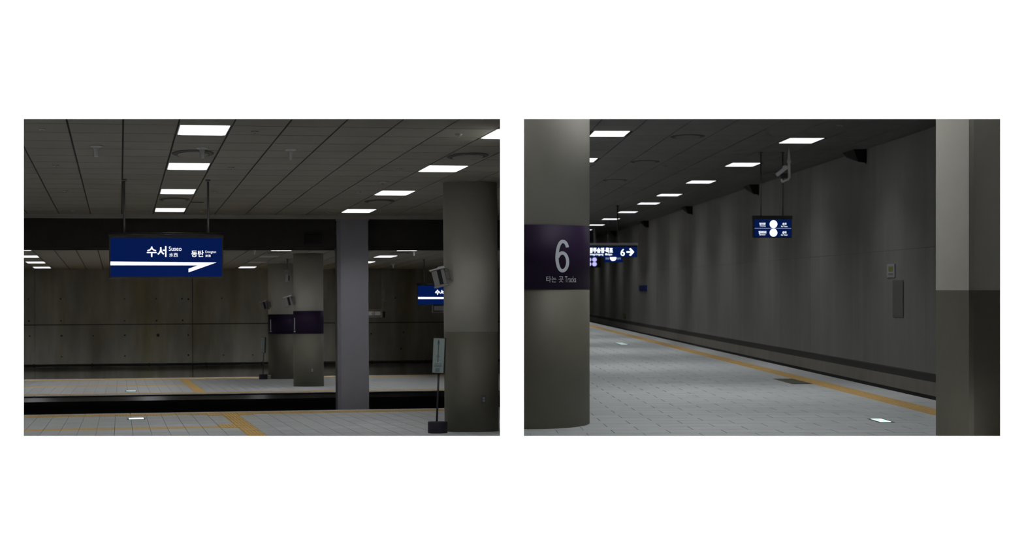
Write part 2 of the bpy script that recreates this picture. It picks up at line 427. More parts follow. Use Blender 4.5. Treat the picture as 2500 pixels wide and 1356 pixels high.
pr = [None, .556, LD, M_LAMP, .9, 132]
for k, nm in ((1, 'the lit row running down to the large blue sign'), (7, 'the lit row running down to the grey square pillar'), (-5, 'the lit row outside the left photograph')):
    for i in range(4):
        if k == 7 and i == 0:
            lo = (ul(k) + UP / 2, V0 + LD / 2, H); t = make_lamp(ML, lo, .556, LD, 'nearest bright ceiling panel light in ' + nm, 'near platform ceiling lights', M_LAMP, 1.0, 132)
            for ch in t.children:
                if ch.type != 'MESH': ch.location.x = -.17; ch.data.size = .30; continue
                q = bmesh.new(); q.from_mesh(ch.data); clip(q, ML @ Matrix.Translation(lo), PL); me = bpy.data.meshes.new(ch.name); q.to_mesh(me); q.free()
                me.materials.append(ch.data.materials[0]); ch.data = me
            continue
        lamp_at(ML, (ul(k) + UP / 2, V0 + LP * i + LD / 2 + .0, H), '%s bright ceiling panel light in %s' % (ordn[i], nm), 'near platform ceiling lights', pr)
pf = [None, .55, 1.42, M_LAMP, .85, 135]; pg = [None, .55, 1.42, M_LAMP, .8, 90]; po = [None, .55, 1.2, M_LAMPO]
for uc, nm in ((-2.61, 'at the far left above the distant platform'), (.88, 'of the distant row hidden behind the large blue sign'), (4.37, 'of the distant row by the banded columns'), (7.87, 'of the distant row left of the near round column'),
               ):
    for i in range(4):
        off = uc == 4.37 and i in (1, 2)
        x = (ML @ Vector((uc, 52.7 + 5.02 * i, HF))).x
        if x > -.35: continue
        lamp_at(ML, (uc, 52.75 + 5.02 * i, HF), ('%s ceiling light %s, switched off' if off else '%s ceiling light %s, lit') % (ordn[i], nm),
                'far platform ceiling lights', po if off else (pg if i == 3 else pf))

# ---- columns
def column(M, loc, R, top, zband, zt, label, group=None, sy=1.0, band=True, planes=None):
    t = thing('round_column', M, loc, label, 'column', group)
    b0, b1 = zband if band else (zt, zt)
    Mt = M @ Matrix.Translation(loc)
    for nm, z0, z1, m, r, lb in (('lower_shaft', 0, b0, M_COLL, R, 'darker olive painted lower shaft'), ('upper_shaft', b1, top, M_COLU, R, 'paler grey painted upper shaft'),
                             ('colour_band', b0, b1, M_BAND, R + .003, 'dark purple band')):
        if z1 - z0 < .01: continue
        bm = bmesh.new(); lathe(bm, [(r, z0), (r, z1)], 72, 1, sy)
        if planes: clip(bm, Mt, planes)
        part(nm, bm, m, t, lb)
    return t
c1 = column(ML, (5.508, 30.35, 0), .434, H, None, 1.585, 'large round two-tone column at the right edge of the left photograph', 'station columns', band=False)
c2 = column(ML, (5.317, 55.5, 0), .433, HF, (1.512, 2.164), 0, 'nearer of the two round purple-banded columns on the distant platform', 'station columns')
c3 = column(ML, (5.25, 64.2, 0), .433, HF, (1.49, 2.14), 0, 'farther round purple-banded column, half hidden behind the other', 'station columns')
# track number stickers seen edge-on on the two bands
for c, a in ((c2, 200), (c3, 212)):
    bm = bmesh.new(); R = .439
    for z0, z1, w_ in ((.12, .46, .045), (.05, .09, .09)):
        base = 1.51
        vs = []
        for i in range(5):
            an = math.radians(a) + (i - 2) / 4 * w_ / R
            vs.append([bm.verts.new((R * math.cos(an), R * math.sin(an), base + z)) for z in (z0, z1)])
        for p, q in zip(vs, vs[1:]): bm.faces.new((p[0], q[0], q[1], p[1]))
    part('track_number', bm, M_BTXT, c, 'pale track number seen edge-on')

# ---- grey square pillar standing in the track
t = thing('square_pillar', ML, (4.72, 39.75, -1.5), 'plain blue-grey square pillar standing between the platforms, left photograph', 'pillar')
bm = bmesh.new()
pts = [(-.255, -.17), (.315, -.17), (.315, -.10), (.315, .3), (-.325, .3), (-.325, -.10)]
for z0, z1 in ((0, 5.46),):
    a = [bm.verts.new((x, y, z0)) for x, y in pts]; b = [bm.verts.new((x, y, z1)) for x, y in pts]
    bm.faces.new(a[::-1]); bm.faces.new(b)
    for i in range(6): bm.faces.new((a[i], a[(i + 1) % 6], b[(i + 1) % 6], b[i]))
part('shaft', bm, M_PIL, t)
part('wall_plate', BM((-.34, .33, -.19, .3, 5.38, 5.475)), M_PIL, t)

# ---- dark box on the beam
t = thing('ventilation_box', ML, (3.917, 39.75, 3.40), 'small black ventilation box on the dark beam left of the grey pillar', 'vent')
part('housing', BM((-.17, .17, -.08, 0, 0, .21)), M_PIPE, t)
bm = bmesh.new()
for i in range(5): box(bm, -.15, .15, -.10, -.08, .02 + .037 * i, .035 + .037 * i)
part('louvres', bm, mat('louvre', (.012, .014, .014), .6), t)

# ---- hanging backlit signs
def suseo_sign(M, loc, label, group, ztop):
    """origin: lower left corner of the outer frame; faces -v"""
    t = thing('hanging_sign', M, loc, label, 'sign', group)
    W = 1.722; Hh = .70
    part('housing', BM((0, W, 0, .14, 0, .612)), M_DKM, t)
    fr = BM((0, W, -.02, 0, 0, .022), (0, W, -.02, 0, .612, .632), (0, .02, -.02, 0, .022, .612), (W - .02, W, -.02, 0, .022, .612))
    part('frame', fr, mat('sign_frame', (.09, .09, .088), .35, metal=.5), t)
    bm = bmesh.new(); lathe(bm, [(.035, 0), (.035, W + .02)], 16, 1, 1)
    bmesh.ops.rotate(bm, verts=bm.verts, matrix=Matrix.Rotation(math.pi / 2, 3, 'Y')); bmesh.ops.translate(bm, verts=bm.verts, vec=(-.01, .05, .665))
    box(bm, -.01, W + .01, -.02, .12, .635, .66)
    part('top_rail', bm, mat('sign_rail', (.16, .16, .16), .22, metal=.9), t)
    part('face_panel', BM((.02, W - .02, -.012, -.001, .022, .612)), M_BLUE, t, 'deep blue backlit face')
    y = -.014
    for s, a, b, c_, d in (('수서', .565, .323, .861, .488), ('Suseo', .897, .416, 1.09, .484), ('水西', .901, .323, 1.031, .386),
                         ('동탄', 1.237, .322, 1.426, .424), ('Dongtan', 1.45, .371, 1.613, .42), ('東灘', 1.449, .322, 1.531, .36)):
        part('lettering', text_bm(s, a, b, c_, d, y), M_TXT, t)
    A = bmesh.new(); prism(A, [(.011, .253), (1.62, .238), (1.193, .086), (1.194, .142), (1.336, .193), (.011, .196)], y, y + .002)
    part('arrow', A, M_TXT, t, 'long white arrow pointing right')
    for x in (.23, 1.498):
        bm = bmesh.new(); tube(bm, (x, .05, .66), (x, .05, ztop - .02), .017, 10); tube(bm, (x, .05, ztop - .03), (x, .05, ztop), .04, 14)
        part('hanging_rod', bm, M_STEEL, t)
    return t
suseo_sign(ML, (-.16, 29.95, 2.446), 'large blue backlit sign reading Suseo and Dongtan with a long white arrow', 'blue platform signs', H - 2.446)
t = suseo_sign(ML, (9.18, 59.98, 2.372), 'distant blue Suseo sign partly hidden behind the near round column', 'blue platform signs', HF - 2.372)
for ch in t.children:
    if ch.name.startswith(('lettering', 'arrow')): ch.data.materials[0] = M_TXT2

# ---- white number board "10" on a drop pole, and a second board
def number_board(loc, w_, label, txt, ztop, px):
    t = thing('number_board', ML, loc, label, 'sign', 'small white number boards')
    h = .27
    part('frame', BM((0, w_, 0, .05, 0, h)), mat('board_frame', (.5, .47, .48), .5), t, 'pale grey rim')
    part('border', BM((.03, w_ - .03, -.004, 0, .03, h - .03)), M_RED, t, 'maroon border')
    part('face', BM((.05, w_ - .05, -.008, -.003, .06, h - .06)), mat('board_face', (.8, .8, .82), .5), t, 'whitish face')
    if txt: part('number', text_bm(txt, w_ - .36, .075, w_ - .25, .195, -.01), M_PRT, t)
    bm = bmesh.new(); tube(bm, (px, .08, h * .5), (px, .08, ztop - .01), .02, 10); tube(bm, (px, .08, ztop - .03), (px, .08, ztop), .05, 12)
    for z in (.27, .60, .85): box(bm, px - .035, px + .06, .04, .12, z, z + .05)
    part('drop_pole', bm, M_GRYP, t)
    part('side_tube', BM((px + .05, px + .09, .05, .10, .55, 1.0)), M_GRYP, t)
    part('side_tube', BM((px + .02, px + .09, .02, .1, -.02, .2)), M_BLKP, t)
    return t
number_board((8.30, 69.0, 2.055), .96, 'white board numbered 10 with a maroon border right of the grey pillar', '10', HF - 2.055, .99)
number_board((9.80, 60.9, 2.145), .96, 'white board with a maroon border below the distant blue sign, cut by the round column', None, HF - 2.145, 1.1)

# ---- loudspeakers on column brackets
def speaker(loc, label):
    t = thing('wall_speaker', ML, loc, label, 'loudspeaker', 'column loudspeakers', rz=math.radians(-14), ry=math.radians(-13))
    bm = BM((-.10, .10, -.12, .10, -.125, .125)); bevel(bm, .008, 2); part('cabinet', bm, mat('speaker_grey', (.33, .32, .32), .5), t)
    bm = BM((-.128, .125, -.16, .12, .125, .148)); bevel(bm, .008, 2); box(bm, .01, .12, -.12, .10, .148, .165)
    part('top_cap', bm, M_WHT, t)
    bm = BM((-.115, .12, -.14, .12, -.15, -.125)); bevel(bm, .008, 2); part('bottom_cap', bm, mat('speaker_grey', (.33, .32, .32), .5), t)
    bm = BM((-.012, .05, -.126, -.11, -.115, .115))
    part('grille', bm, M_BLKP, t, 'black front grille')
    bm = bmesh.new(); tube(bm, (.08, 0, -.04), (.235, .07, -.05), .012, 8); tube(bm, (.08, 0, .08), (.19, .03, .06), .012, 8); box(bm, .175, .20, -.02, .08, -.08, .08)
    part('bracket', bm, M_GRYP, t)
    bm = bmesh.new(); tube(bm, (.09, -.02, .12), (.16, 0, .10), .004, 6); tube(bm, (.16, 0, .10), (.20, .03, .05), .004, 6)
    part('cable', bm, M_BLKP, t)
    return t
sp = speaker((4.965, 30.1, 2.447), 'grey loudspeaker with a black grille on the near round column')
dup(sp, ML, (4.75, 55.35, 2.44), 'small loudspeaker on the left of the nearer purple-banded column', rz=math.radians(-14), ry=math.radians(-13))
dup(sp, ML, (4.69, 64.0, 2.43), 'small loudspeaker on the left of the farther purple-banded column', rz=math.radians(-14), ry=math.radians(-13))

# ---- sign posts in round bases
def sign_post(loc, label):
    t = thing('sign_post', ML, loc, label, 'sign post', 'sign posts by the columns', rz=math.radians(-16))
    bm = bmesh.new(); lathe(bm, [(.150, 0), (.154, .01), (.154, .165), (.148, .18)], 40); part('base', bm, mat('purple_black_base', (.022, .018, .032), .5), t, 'round dark base')
    bm = bmesh.new(); tube(bm, (-.012, 0, .175), (.022, 0, .95), .016, 12); part('pole', bm, M_DKM, t)
    bm = BM((-.10, .10, -.03, .03, -.28, .28)); bevel(bm, .004, 1)
    R = Matrix.Rotation(math.radians(2.7), 3, 'Y') @ Matrix.Rotation(math.radians(-10), 3, 'Z')
    def place(b):
        bmesh.ops.rotate(b, verts=b.verts, matrix=R); bmesh.ops.translate(b, verts=b.verts, vec=(.032, -.01, 1.215)); return b
    p = part('sign_case', place(bm), M_DKM, t)
    part('sign_face', place(BM((-.09, .09, -.034, -.028, -.27, .27))), M_PANEL, p, 'pale green-white face')
    bm = bmesh.new(); y = -.036
    box(bm, -.012, .002, y, y + .003, -.10, .22); prism(bm, [(-.02, .20), (.01, .20), (-.002, .255), (-.008, .255)], y, y + .003)
    for z, w_ in ((-.02, .028), (.0, .018), (.18, .022), (.205, .02)): box(bm, -.005 - w_, -.005 + w_, y, y + .003, z, z + .008)
    for i in range(3): box(bm, -.06, .06, y, y + .003, -.135 - .02 * i, -.128 - .02 * i)
    for i in range(7): box(bm, -.045, .03, y, y + .003, -.20 - .01 * i, -.195 - .01 * i)
    part('diagram', place(bm), M_PRT, p, 'grey line diagram and small print')
    return t
spp = sign_post((4.883, 29.9, 0), 'leaning sign post with pale green panel and round base beside the near column')
dup(spp, ML, (4.615, 63.75, 0), 'distant sign post turned edge-on beside the farther banded column', rz=math.radians(-48), sc=.93)
t = thing('storage_box', ML, (4.80, 63.6, 0), 'tiny pale box on the floor between the distant sign post and column', 'box')
bm = BM((-.045, .045, -.04, .04, 0, .12)); bevel(bm, .008); part('body', bm, M_GRYP, t)
bm = BM((-.05, .05, -.045, .045, .12, .135)); part('lid', bm, M_WHT, t)

# ---- power outlets
def outlet(u, v, z, cu, cv, w_, h, label):
    d = Vector((u - cu, v - cv, 0)); an = math.atan2(d.y, d.x)
    t = thing('power_outlet', ML, (cu + .434 * math.cos(an), cv + .434 * math.sin(an), z), label, 'outlet', 'outlets low on the columns', rz=an + math.pi / 2)
    bm = BM((-w_ / 2, w_ / 2, -.02, .02, 0, h)); bevel(bm, .004, 1); part('cover_plate', bm, mat('outlet_grey', (.13, .13, .15), .5), t)
    for k in (0, 1):
        bm = bmesh.new(); tube(bm, (0, -.024, h * (.28 + .34 * k)), (0, -.018, h * (.28 + .34 * k)), w_ * .24, 12); part('socket', bm, M_GRYP, t)
outlet(5.62, 29.93, .457, 5.508, 30.35, .082, .125, 'small grey double outlet on the near round column')
outlet(5.37, 55.07, .41, 5.317, 55.5, .105, .13, 'small grey outlet low on the nearer banded column')

# ---- sprinkler-like ceiling sensors
def horn(M, loc, label, sc=1.0, proto=[None]):
    if proto[0]: return dup(proto[0], M, loc, label, sc=sc)
    t = thing('ceiling_beacon', M, loc, label, 'ceiling fitting', 'white ceiling fittings with drop stems', sc=sc)
    bm = bmesh.new(); lathe(bm, [(.03, -.028), (.075, -.012), (.084, 0)], 28); part('flange', bm, M_WHT, t)
    bm = bmesh.new(); lathe(bm, [(.020, -.135), (.024, -.13), (.026, -.07), (.038, -.03)], 16); part('stem', bm, M_WHT, t)
    proto[0] = t; return t
horn(ML, (-.285, 24.65, H), 'white ceiling fitting with short stem at upper left of the left photograph')
horn(ML, (1.03, 24.7, H), 'white ceiling fitting with conical stem between the first two near lights')
horn(ML, (2.16, 24.8, H), 'white ceiling fitting with short stem right of the near light row')
horn(ML, (3.58, 52.6, HF), 'small white ceiling fitting left of the banded columns')
horn(ML, (8.12, 53.6, HF), 'small white ceiling fitting below the nearest distant light by the near column')
horn(ML, (9.05, 64.5, HF), 'small dim ceiling fitting above the distant blue sign')
# detectors
def det(M, loc, label, proto=[None], sc=1.0):
    if proto[0]: return dup(proto[0], M, loc, label, sc=sc)
    t = thing('smoke_detector', M, loc, label, 'detector', 'small ceiling detectors', sc=sc)
    bm = bmesh.new(); lathe(bm, [(.03, -.02), (.038, -.012), (.045, 0)], 18, 1, 1.5); part('body', bm, mat('detector', (.42, .42, .41), .5), t)
    bm = bmesh.new(); lathe(bm, [(.010, -.030), (.014, -.02)], 10); part('sensor_tip', bm, M_GRYP, t)
    proto[0] = t; return t
for i, (u, v) in enumerate(((-.865, 22.6), (-.87, 27.6), (-.875, 32.6), (-.88, 37.9))):
    det(ML, (u, v, H), '%s small ceiling detector in the line at the far left' % ordn[i])
for i, (u, v) in enumerate(((1.55, 22.61), (1.565, 27.69), (1.553, 32.67), (1.565, 37.94))):
    det(ML, (u, v, H), '%s small ceiling detector just right of the lit row above the blue sign' % ordn[i])
for i, (u, v) in enumerate(((3.975, 22.62), (3.987, 27.7), (3.985, 32.54), (4.03, 38.0))):
    det(ML, (u, v, H), '%s small ceiling detector of the line left of the right-hand lit row' % ordn[i])
det(ML, (4.06, 30.05, H), 'larger round ceiling detector between the two smaller ones, right side', sc=1.7)
for i, (u, v) in enumerate(((4.3, 53.5), (3.95, 60.2))):
    det(ML, (u, v, HF), '%s faint ceiling detector above the distant platform' % ordn[i], sc=1.2)

# ---- round air diffusers
def diffuser(M, loc, rx, ry, label, proto=None):
    loc = (loc[0], loc[1], loc[2] - .003)
    t = thing('air_diffuser', M, loc, label, 'air diffuser', 'round ceiling air diffusers')
    bm = bmesh.new(); lathe(bm, [(rx * .78, -.004), (rx * .80, -.012), (rx * .98, -.004), (rx, .0)], 48, 1, ry / rx); part('outer_ring', bm, mat('diffuser_ring', (.055, .054, .05), .6), t)
    bm = bmesh.new(); lathe(bm, [(rx * .74, -.018), (rx * .76, -.012)], 48, 1, ry / rx); part('centre_plate', bm, M_CEIL if M is ML else M_CEIL2, t)
    return t
for (u, v, lb) in ((.945, 25.53, 'round air diffuser between the first two lights above the blue sign'), (.955, 34.6, 'round air diffuser between the last two lights above the blue sign'),
                   (4.60, 25.5, 'round air diffuser in the right-hand light row near the top corner'), (4.63, 34.75, 'round air diffuser before the last light by the near round column')):
    diffuser(ML, (u, v, H), .272, .53, lb)
diffuser(ML, (4.38, 54.9, HF), .28, .6, 'dark oval air diffuser above the distant banded columns')
diffuser(ML, (7.9, 55.0, HF), .28, .6, 'dark oval air diffuser beyond the nearest distant light by the near column')
t = thing('ceiling_slot', ML, (1.38, 35.27, H), 'thin dark slot in the ceiling right of the far near-row light', 'vent')
part('slot_frame', BM((-.115, .115, -.05, .05, -.006, 0)), M_CHAN, t)
part('slot_blade', BM((-.10, .10, -.008, .008, -.012, -.006)), M_DKM, t)

# ---- hanging camera in front of the columns (left)
t = thing('security_camera', ML, (5.07, 59.6, HF), 'pale camera pointing down from a ceiling rod between the banded columns', 'camera', 'hanging security cameras')
bm = bmesh.new(); tube(bm, (0, 0, -.34), (0, 0, 0), .016, 10); tube(bm, (0, 0, -.02), (0, 0, 0), .04, 12); part('drop_rod', bm, mat('brown_rod', (.18, .14, .12), .5), t)
part('mount', BM((-.10, .06, -.05, .05, -.385, -.345), (.02, .06, -.03, .03, -.5, -.385)), M_GRYP, t)
bm = BM((-.065, .03, -.06, .06, -.71, -.47)); bevel(bm, .02, 2); part('body', bm, mat('camera_grey', (.6, .6, .64), .4), t)
part('lens_hood', BM((.02, .06, -.05, .04, -.68, -.52)), M_BLKP, t)

# ---- exit lights in the floor
def floor_sign(M, loc, w_, d_, label, mlit, grn=True):
    t = thing('floor_exit_light', M, loc, label, 'floor light', 'exit lights set in the floor')
    part('frame', BM((-w_ / 2 - .03, w_ / 2 + .03, -d_ / 2 - .06, d_ / 2 + .06, 0, .004)), M_DKM, t)
    part('lit_panel', BM((-w_ / 2, w_ / 2, -d_ / 2, d_ / 2, .003, .007)), mlit, t, 'glowing pale green-white panel')
    if grn:
        part('pictogram', BM((-w_ * .30, -w_ * .05, -d_ * .10, d_ * .25, .007, .0085), (w_ * .05, w_ * .22, -d_ * .32, d_ * .05, .007, .0085)), M_GRN, t, 'green exit marks')
floor_sign(ML, (.29, 36.55, 0), .27, .48, 'glowing exit light set in the near platform below the blue sign', M_FLIT, False)
floor_sign(ML, (.29, 53.3, 0), .25, .9, 'faint exit light set in the distant platform', M_FLITD, False)

# ================================================================== RIGHT HALL
HR = 5.73
f3 = struct('floor', BM((-6, 7.27, 18, 175, -.5, -.02)), M_GROUT, MR, 'wide grey paved platform in the right photograph', 'floor', PR)
cells = []
for j in range(-11, 290):
    v0 = 23.42 + .512 * j
    off = 2.285 if j % 2 == 0 else 2.607
    u = off - .6435 * 8
    while u < 6.40:
        if u + .6435 > -5: cells.append((max(u, -5), min(u + .6435, 6.40), v0, v0 + .512))
        u += .6435
pieces(f3, 'paving_tile', cells, -.02, 0, M_TILE2, MR, PR, False, 295, 'paving_tile_field', gapx=.0045, gapy=.0045)
def dots(bm, u0, u1, v0, v1, z):
    for i in range(5):
        for j in range(7):
            x = u0 + (u1 - u0) * (i + .5) / 5; y = v0 + (v1 - v0) * (j + .5) / 7; r = .018
            q = [bm.verts.new((x + a * r, y + b * r * 1.3, z)) for a, b in ((-1, -1), (1, -1), (1, 1), (-1, 1))]
            p = [bm.verts.new((x + a * r * .6, y + b * r * .8, z + .007)) for a, b in ((-1, -1), (1, -1), (1, 1), (-1, 1))]
            bm.faces.new(p)
            for k in range(4): bm.faces.new((q[k], q[(k + 1) % 4], p[(k + 1) % 4], p[k]))
pieces(f3, 'tactile_tile', [(6.40, 6.745, 20.4 + .6 * j, 21.0 + .6 * j) for j in range(250)], -.02, 0, M_YEL, MR, PR, False, 110, 'tactile_tile_field', extra=dots)
pieces(f3, 'edge_stone', [(6.745, 7.27, 20.4 + 1.2 * j, 21.6 + 1.2 * j) for j in range(128)], -.02, 0, M_EDGE, MR, PR, False, 60, 'edge_stone_field')
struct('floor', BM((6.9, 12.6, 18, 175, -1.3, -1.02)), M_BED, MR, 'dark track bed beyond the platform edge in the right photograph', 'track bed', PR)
# wall beyond the track
wr = struct('wall_right', BM((12.43, 12.8, 18, 175, -1.3, 5.9)), M_HOLE, MR, 'long grey concrete wall beyond the track in the right photograph', 'wall', PR)
vv = 18.0; joints = [18, 33.5, 49.0, 64.5, 80, 95.5, 111, 126.5, 142, 157.5, 175]
for a, b in zip(joints, joints[1:]):
    for z0, z1 in ((-.66, 2.70), (2.706, 5.9)):
        d = random.uniform(0, .02)
        q = BM((12.40 - d, 12.43, a + .003, b - .003, z0, z1)); clip(q, MR, PR); part('concrete_panel', q, M_CONC2, wr)
q = BM((12.18, 12.42, 18, 175, -1.3, -.68)); clip(q, MR, PR); part('lower_ledge', q, mat('ledge_concrete', (.42, .40, .35), .8, var=.12, scale=1.2), wr, 'paler concrete ledge at the wall foot')
q = BM((12.20, 12.40, 18, 175, -.68, -.50)); clip(q, MR, PR)
part('cable_trough', q, mat('trough', (.10, .098, .09), .8), wr, 'long dark cable trough')
for i, v in enumerate((35.5, 55.9, 75.0, 95.0, 115.3, 136.0)):
    t = thing('wall_bracket', MR, (12.18, v, HR - .40), '%s dark bracket under the ceiling line along the concrete wall' % (ordn[i - 1] if i else 'out of frame'), 'bracket', 'dark brackets along the wall top')
    bm = bmesh.new()
    a = [bm.verts.new(p) for p in ((-.16, 0, .40), (.21, 0, .40), (.21, 0, 0), (-.02, 0, .03))]; b = [bm.verts.new(p) for p in ((-.16, 1.6, .40), (.21, 1.6, .40), (.21, 1.6, .22), (-.02, 1.6, .25))]
    bm.faces.new(a); bm.faces.new(b[::-1])
    for k in range(4): bm.faces.new((a[k], b[k], b[(k + 1) % 4], a[(k + 1) % 4]))
    part('arm', bm, M_PIPE, t); part('end_plate', BM((.17, .19, -.1, .0, -.03, .40)), M_PIPE, t)
# ceiling
c = struct('ceiling', BM((-6, 12.5, 18, 175, HR + .014, HR + .3)), M_CHAN, MR, 'suspended panel ceiling in the right photograph', 'ceiling', PR)
J0 = 4.95; JP = 1.1025; MV = [31.15, 41.5, 51.85, 62.15, 72.5, 82.75, 91.15, 101.5, 111.9, 122.3, 132.7, 143.1, 153.5, 163.9]
SV = [29.05, 39.4, 49.7, 60.1, 70.45, 80.8, 91.2, 101.6, 112, 122.4, 132.8, 143.2, 153.6]; LDR = 1.85
cells = []
for k in range(-9, 7):
    u0 = J0 + JP * k; u1 = min(u0 + JP, 12.42)
    lv = MV if k == 4 else (SV if k == -1 else None)
    if lv:
        for a, b in zip(lv, lv[1:] + [174]):
            n = max(1, round((b - a - LDR) / 1.73)); s = (b - a - LDR) / n
            for i in range(n): cells.append((u0, u1, a + LDR + i * s, a + LDR + (i + 1) * s))
    else:
        for i in range(89): cells.append((u0, u1, 19.9 + 1.733 * i, 19.9 + 1.733 * (i + 1))) if not (k == -2 and i in (0, 1)) else None
pieces(c, 'ceiling_panel', cells, HR, HR + .013, M_CEIL2, MR, PR, False, 290, 'ceiling_panel_field', gapx=.014, gapy=.018)
pm = [None, .92, LDR, M_LAMP, .2, 122]; ps = [None, .92, LDR, M_LAMP, 1.5, 150]; pc = [None, .92, LDR, M_LAMP, 1.15, 155]
for i, v in enumerate(MV):
    lamp_at(MR, (J0 + JP * 4.5 - .02, v + LDR / 2, HR), ('%s light of the long diagonal row beside the concrete wall' % ordn[i - 2]) if 2 <= i < 13 else ('ceiling light above the near floor, outside the right photograph, %s one' % ordn[i % 12] if i < 2 else 'last ceiling light of the diagonal row, hidden behind the numbered column'),
            'long diagonal row of ceiling lights', pm)
lamp_at(MR, (3.31, 22.4, HR), 'added unseen ceiling light brightening the numbered column, nearest to the white wall', 'ceiling lights in line with the numbered column', pc)  # extra lamp out of view, added to brighten the column and pillar
for i, v in enumerate(SV):
    lb = {2: 'bright ceiling light at the top beside the numbered column', 3: 'ceiling light sliver half hidden behind the numbered column'}.get(i, 'ceiling light in line with the numbered column, %s of those hidden by it' % ordn[i % 12] if i < 12 else 'ceiling light in line with the numbered column, last at the far end')
    lamp_at(MR, (J0 - JP * .5, v + LDR / 2, HR), lb, 'ceiling lights in line with the numbered column', ps)
for (u, v, lb) in ((6.57, 51.4, 'largest round air diffuser near the top of the right photograph'), (6.52, 61.7, 'second round air diffuser left of the diagonal lights'), (6.5, 72.3, 'third and smallest round air diffuser beside the numbered column')):
    diffuser(MR, (u, v, HR), .46, .80, lb)
det(MR, (4.37, 54.0, HR), 'small detector under the light beside the numbered column', sc=2)
det(MR, (9.89, 47.6, HR), 'small detector at the top right of the right ceiling', sc=2)
det(MR, (7.4, 63.8, HR), 'pale small detector between two air diffusers', sc=2)

# column number 6
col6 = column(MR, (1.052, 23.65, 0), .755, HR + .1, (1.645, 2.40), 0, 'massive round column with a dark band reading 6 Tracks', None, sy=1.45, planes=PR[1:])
def wrap(bm, R=.7585, sy=1.45):
    xs = [i * .02 for i in range(0, 38)]
    for x in xs:
        bmesh.ops.bisect_plane(bm, geom=bm.verts[:] + bm.edges[:] + bm.faces[:], plane_co=(x, 0, 0), plane_no=(1, 0, 0))
    for v in bm.verts: v.co.y = -sy * math.sqrt(max(0, R * R - v.co.x ** 2)) - .003
    return bm
def six(x0, z0, w_, h_, th):
    P = []
    for a in range(12, 91, 6): P.append((.53 + .345 * math.cos(math.radians(a)), .72 + .225 * math.sin(math.radians(a))))
    for a in range(96, 181, 6): P.append((.53 + .415 * math.cos(math.radians(a)), .45 + .495 * math.sin(math.radians(a))))
    for a in range(186, 271, 6): P.append((.50 + .385 * math.cos(math.radians(a)), .45 + .395 * math.sin(math.radians(a))))
    for a in range(276, 511, 6): P.append((.50 + .385 * math.cos(math.radians(a)), .325 + .27 * math.sin(math.radians(a))))
    P = [Vector((x0 + x * w_, z0 + z * h_)) for x, z in P]; bm = bmesh.new(); pr_ = None
    for i, p in enumerate(P):
        d = (P[min(i + 1, len(P) - 1)] - P[max(i - 1, 0)]).normalized(); n = Vector((-d.y, d.x)) * th / 2
        q = [bm.verts.new((p.x + s_ * n.x, 0, p.y + s_ * n.y)) for s_ in (-1, 1)]
        if pr_: bm.faces.new((pr_[0], q[0], q[1], pr_[1]))
        pr_ = q
    return bm
part('track_number', wrap(six(.277, 1.838, .172, .390, .040)), M_BTXT, col6, 'large pale grey numeral 6')
part('lettering', wrap(text_bm('타는 곳', .166, 1.722, .377, 1.797, 0)), M_BTXT2, col6)
part('lettering', wrap(text_bm('Tracks', .396, 1.724, .538, 1.794, 0)), M_BTXT2, col6)

# blurred square pillar at the right edge
t = thing('corner_pillar', MR, (5.53, 21.4, 0), 'broad two-tone square pillar at the right edge of the right photograph', 'pillar')
A = Vector((0, 0)); B = Vector((.22, -.62)); C = Vector((.86, -.42)); D = Vector((.64, .22))
ch1 = B + (A - B).normalized() * .03; ch2 = B + (C - B).normalized() * .045
pts = [A, ch1, ch2, C, D]
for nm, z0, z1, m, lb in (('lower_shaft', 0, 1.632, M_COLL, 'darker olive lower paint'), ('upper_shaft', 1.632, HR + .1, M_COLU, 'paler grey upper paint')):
    bm = bmesh.new(); a = [bm.verts.new((p.x, p.y, z0)) for p in pts]; b = [bm.verts.new((p.x, p.y, z1)) for p in pts]
    bm.faces.new(a[::-1]); bm.faces.new(b)
    for i in range(5): bm.faces.new((a[i], a[(i + 1) % 5], b[(i + 1) % 5], b[i]))
    part(nm, bm, m, t, lb)

# small two-row backlit signs
def two_row_sign(loc, label, ztop, mt):
    t = thing('hanging_sign', MR, loc, label, 'sign', 'two-row blue signs with white discs')
    W = 1.15; h = .52
    part('housing', BM((0, W, 0, .16, 0, h)), M_DKM, t)
    part('frame', BM((-.045, -.015, -.06, .0, -.02, h + .12), (-.045, W + .02, -.01, .17, h + .01, h + .12), (-.015, W, -.01, 0, -.02, 0)), mat('sign_frame', (.09, .09, .088), .35, metal=.5), t)
    part('face_panel', BM((.03, W - .02, -.012, -.001, .01, h)), M_BLUE, t, 'deep blue backlit face')
    for zc in (.385, .13):
        bm = bmesh.new()
        vs = [bm.verts.new((.60 + .112 * math.cos(2 * math.pi * i / 40), -.015, zc + .115 * math.sin(2 * math.pi * i / 40))) for i in range(40)]; bm.faces.new(vs)
        part('white_disc', bm, mt, t)
    part('divider_line', BM((.03, W - .02, -.018, -.013, .253, .267)), M_LINE, t, 'pale dividing line')
    y = -.015
    for s, a, b, c_, d in (('맞이방', .18, .36, .36, .43), ('Waiting', .19, .31, .36, .345), ('승차', .87, .355, .99, .43), ('For Ticket', .83, .30, 1.02, .335),
                         ('엘리베이터', .155, .10, .38, .18), ('Elevator', .18, .055, .36, .09), ('승차', .865, .10, .99, .175), ('For Ticket', .83, .045, 1.02, .082)):
        part('lettering', text_bm(s, a, b, c_, d, y), mt, t)
    for x in (.237, .895):
        bm = bmesh.new(); tube(bm, (x, .08, h + .1), (x, .08, ztop - .02), .02, 10); tube(bm, (x, .08, ztop - .04), (x, .08, ztop), .05, 12)
        part('hanging_rod', bm, M_STEEL, t)
    return t
two_row_sign((9.285, 57.2, 3.19), 'small blue two-row sign with white discs hanging before the concrete wall', HR - 3.19, M_TXT2)
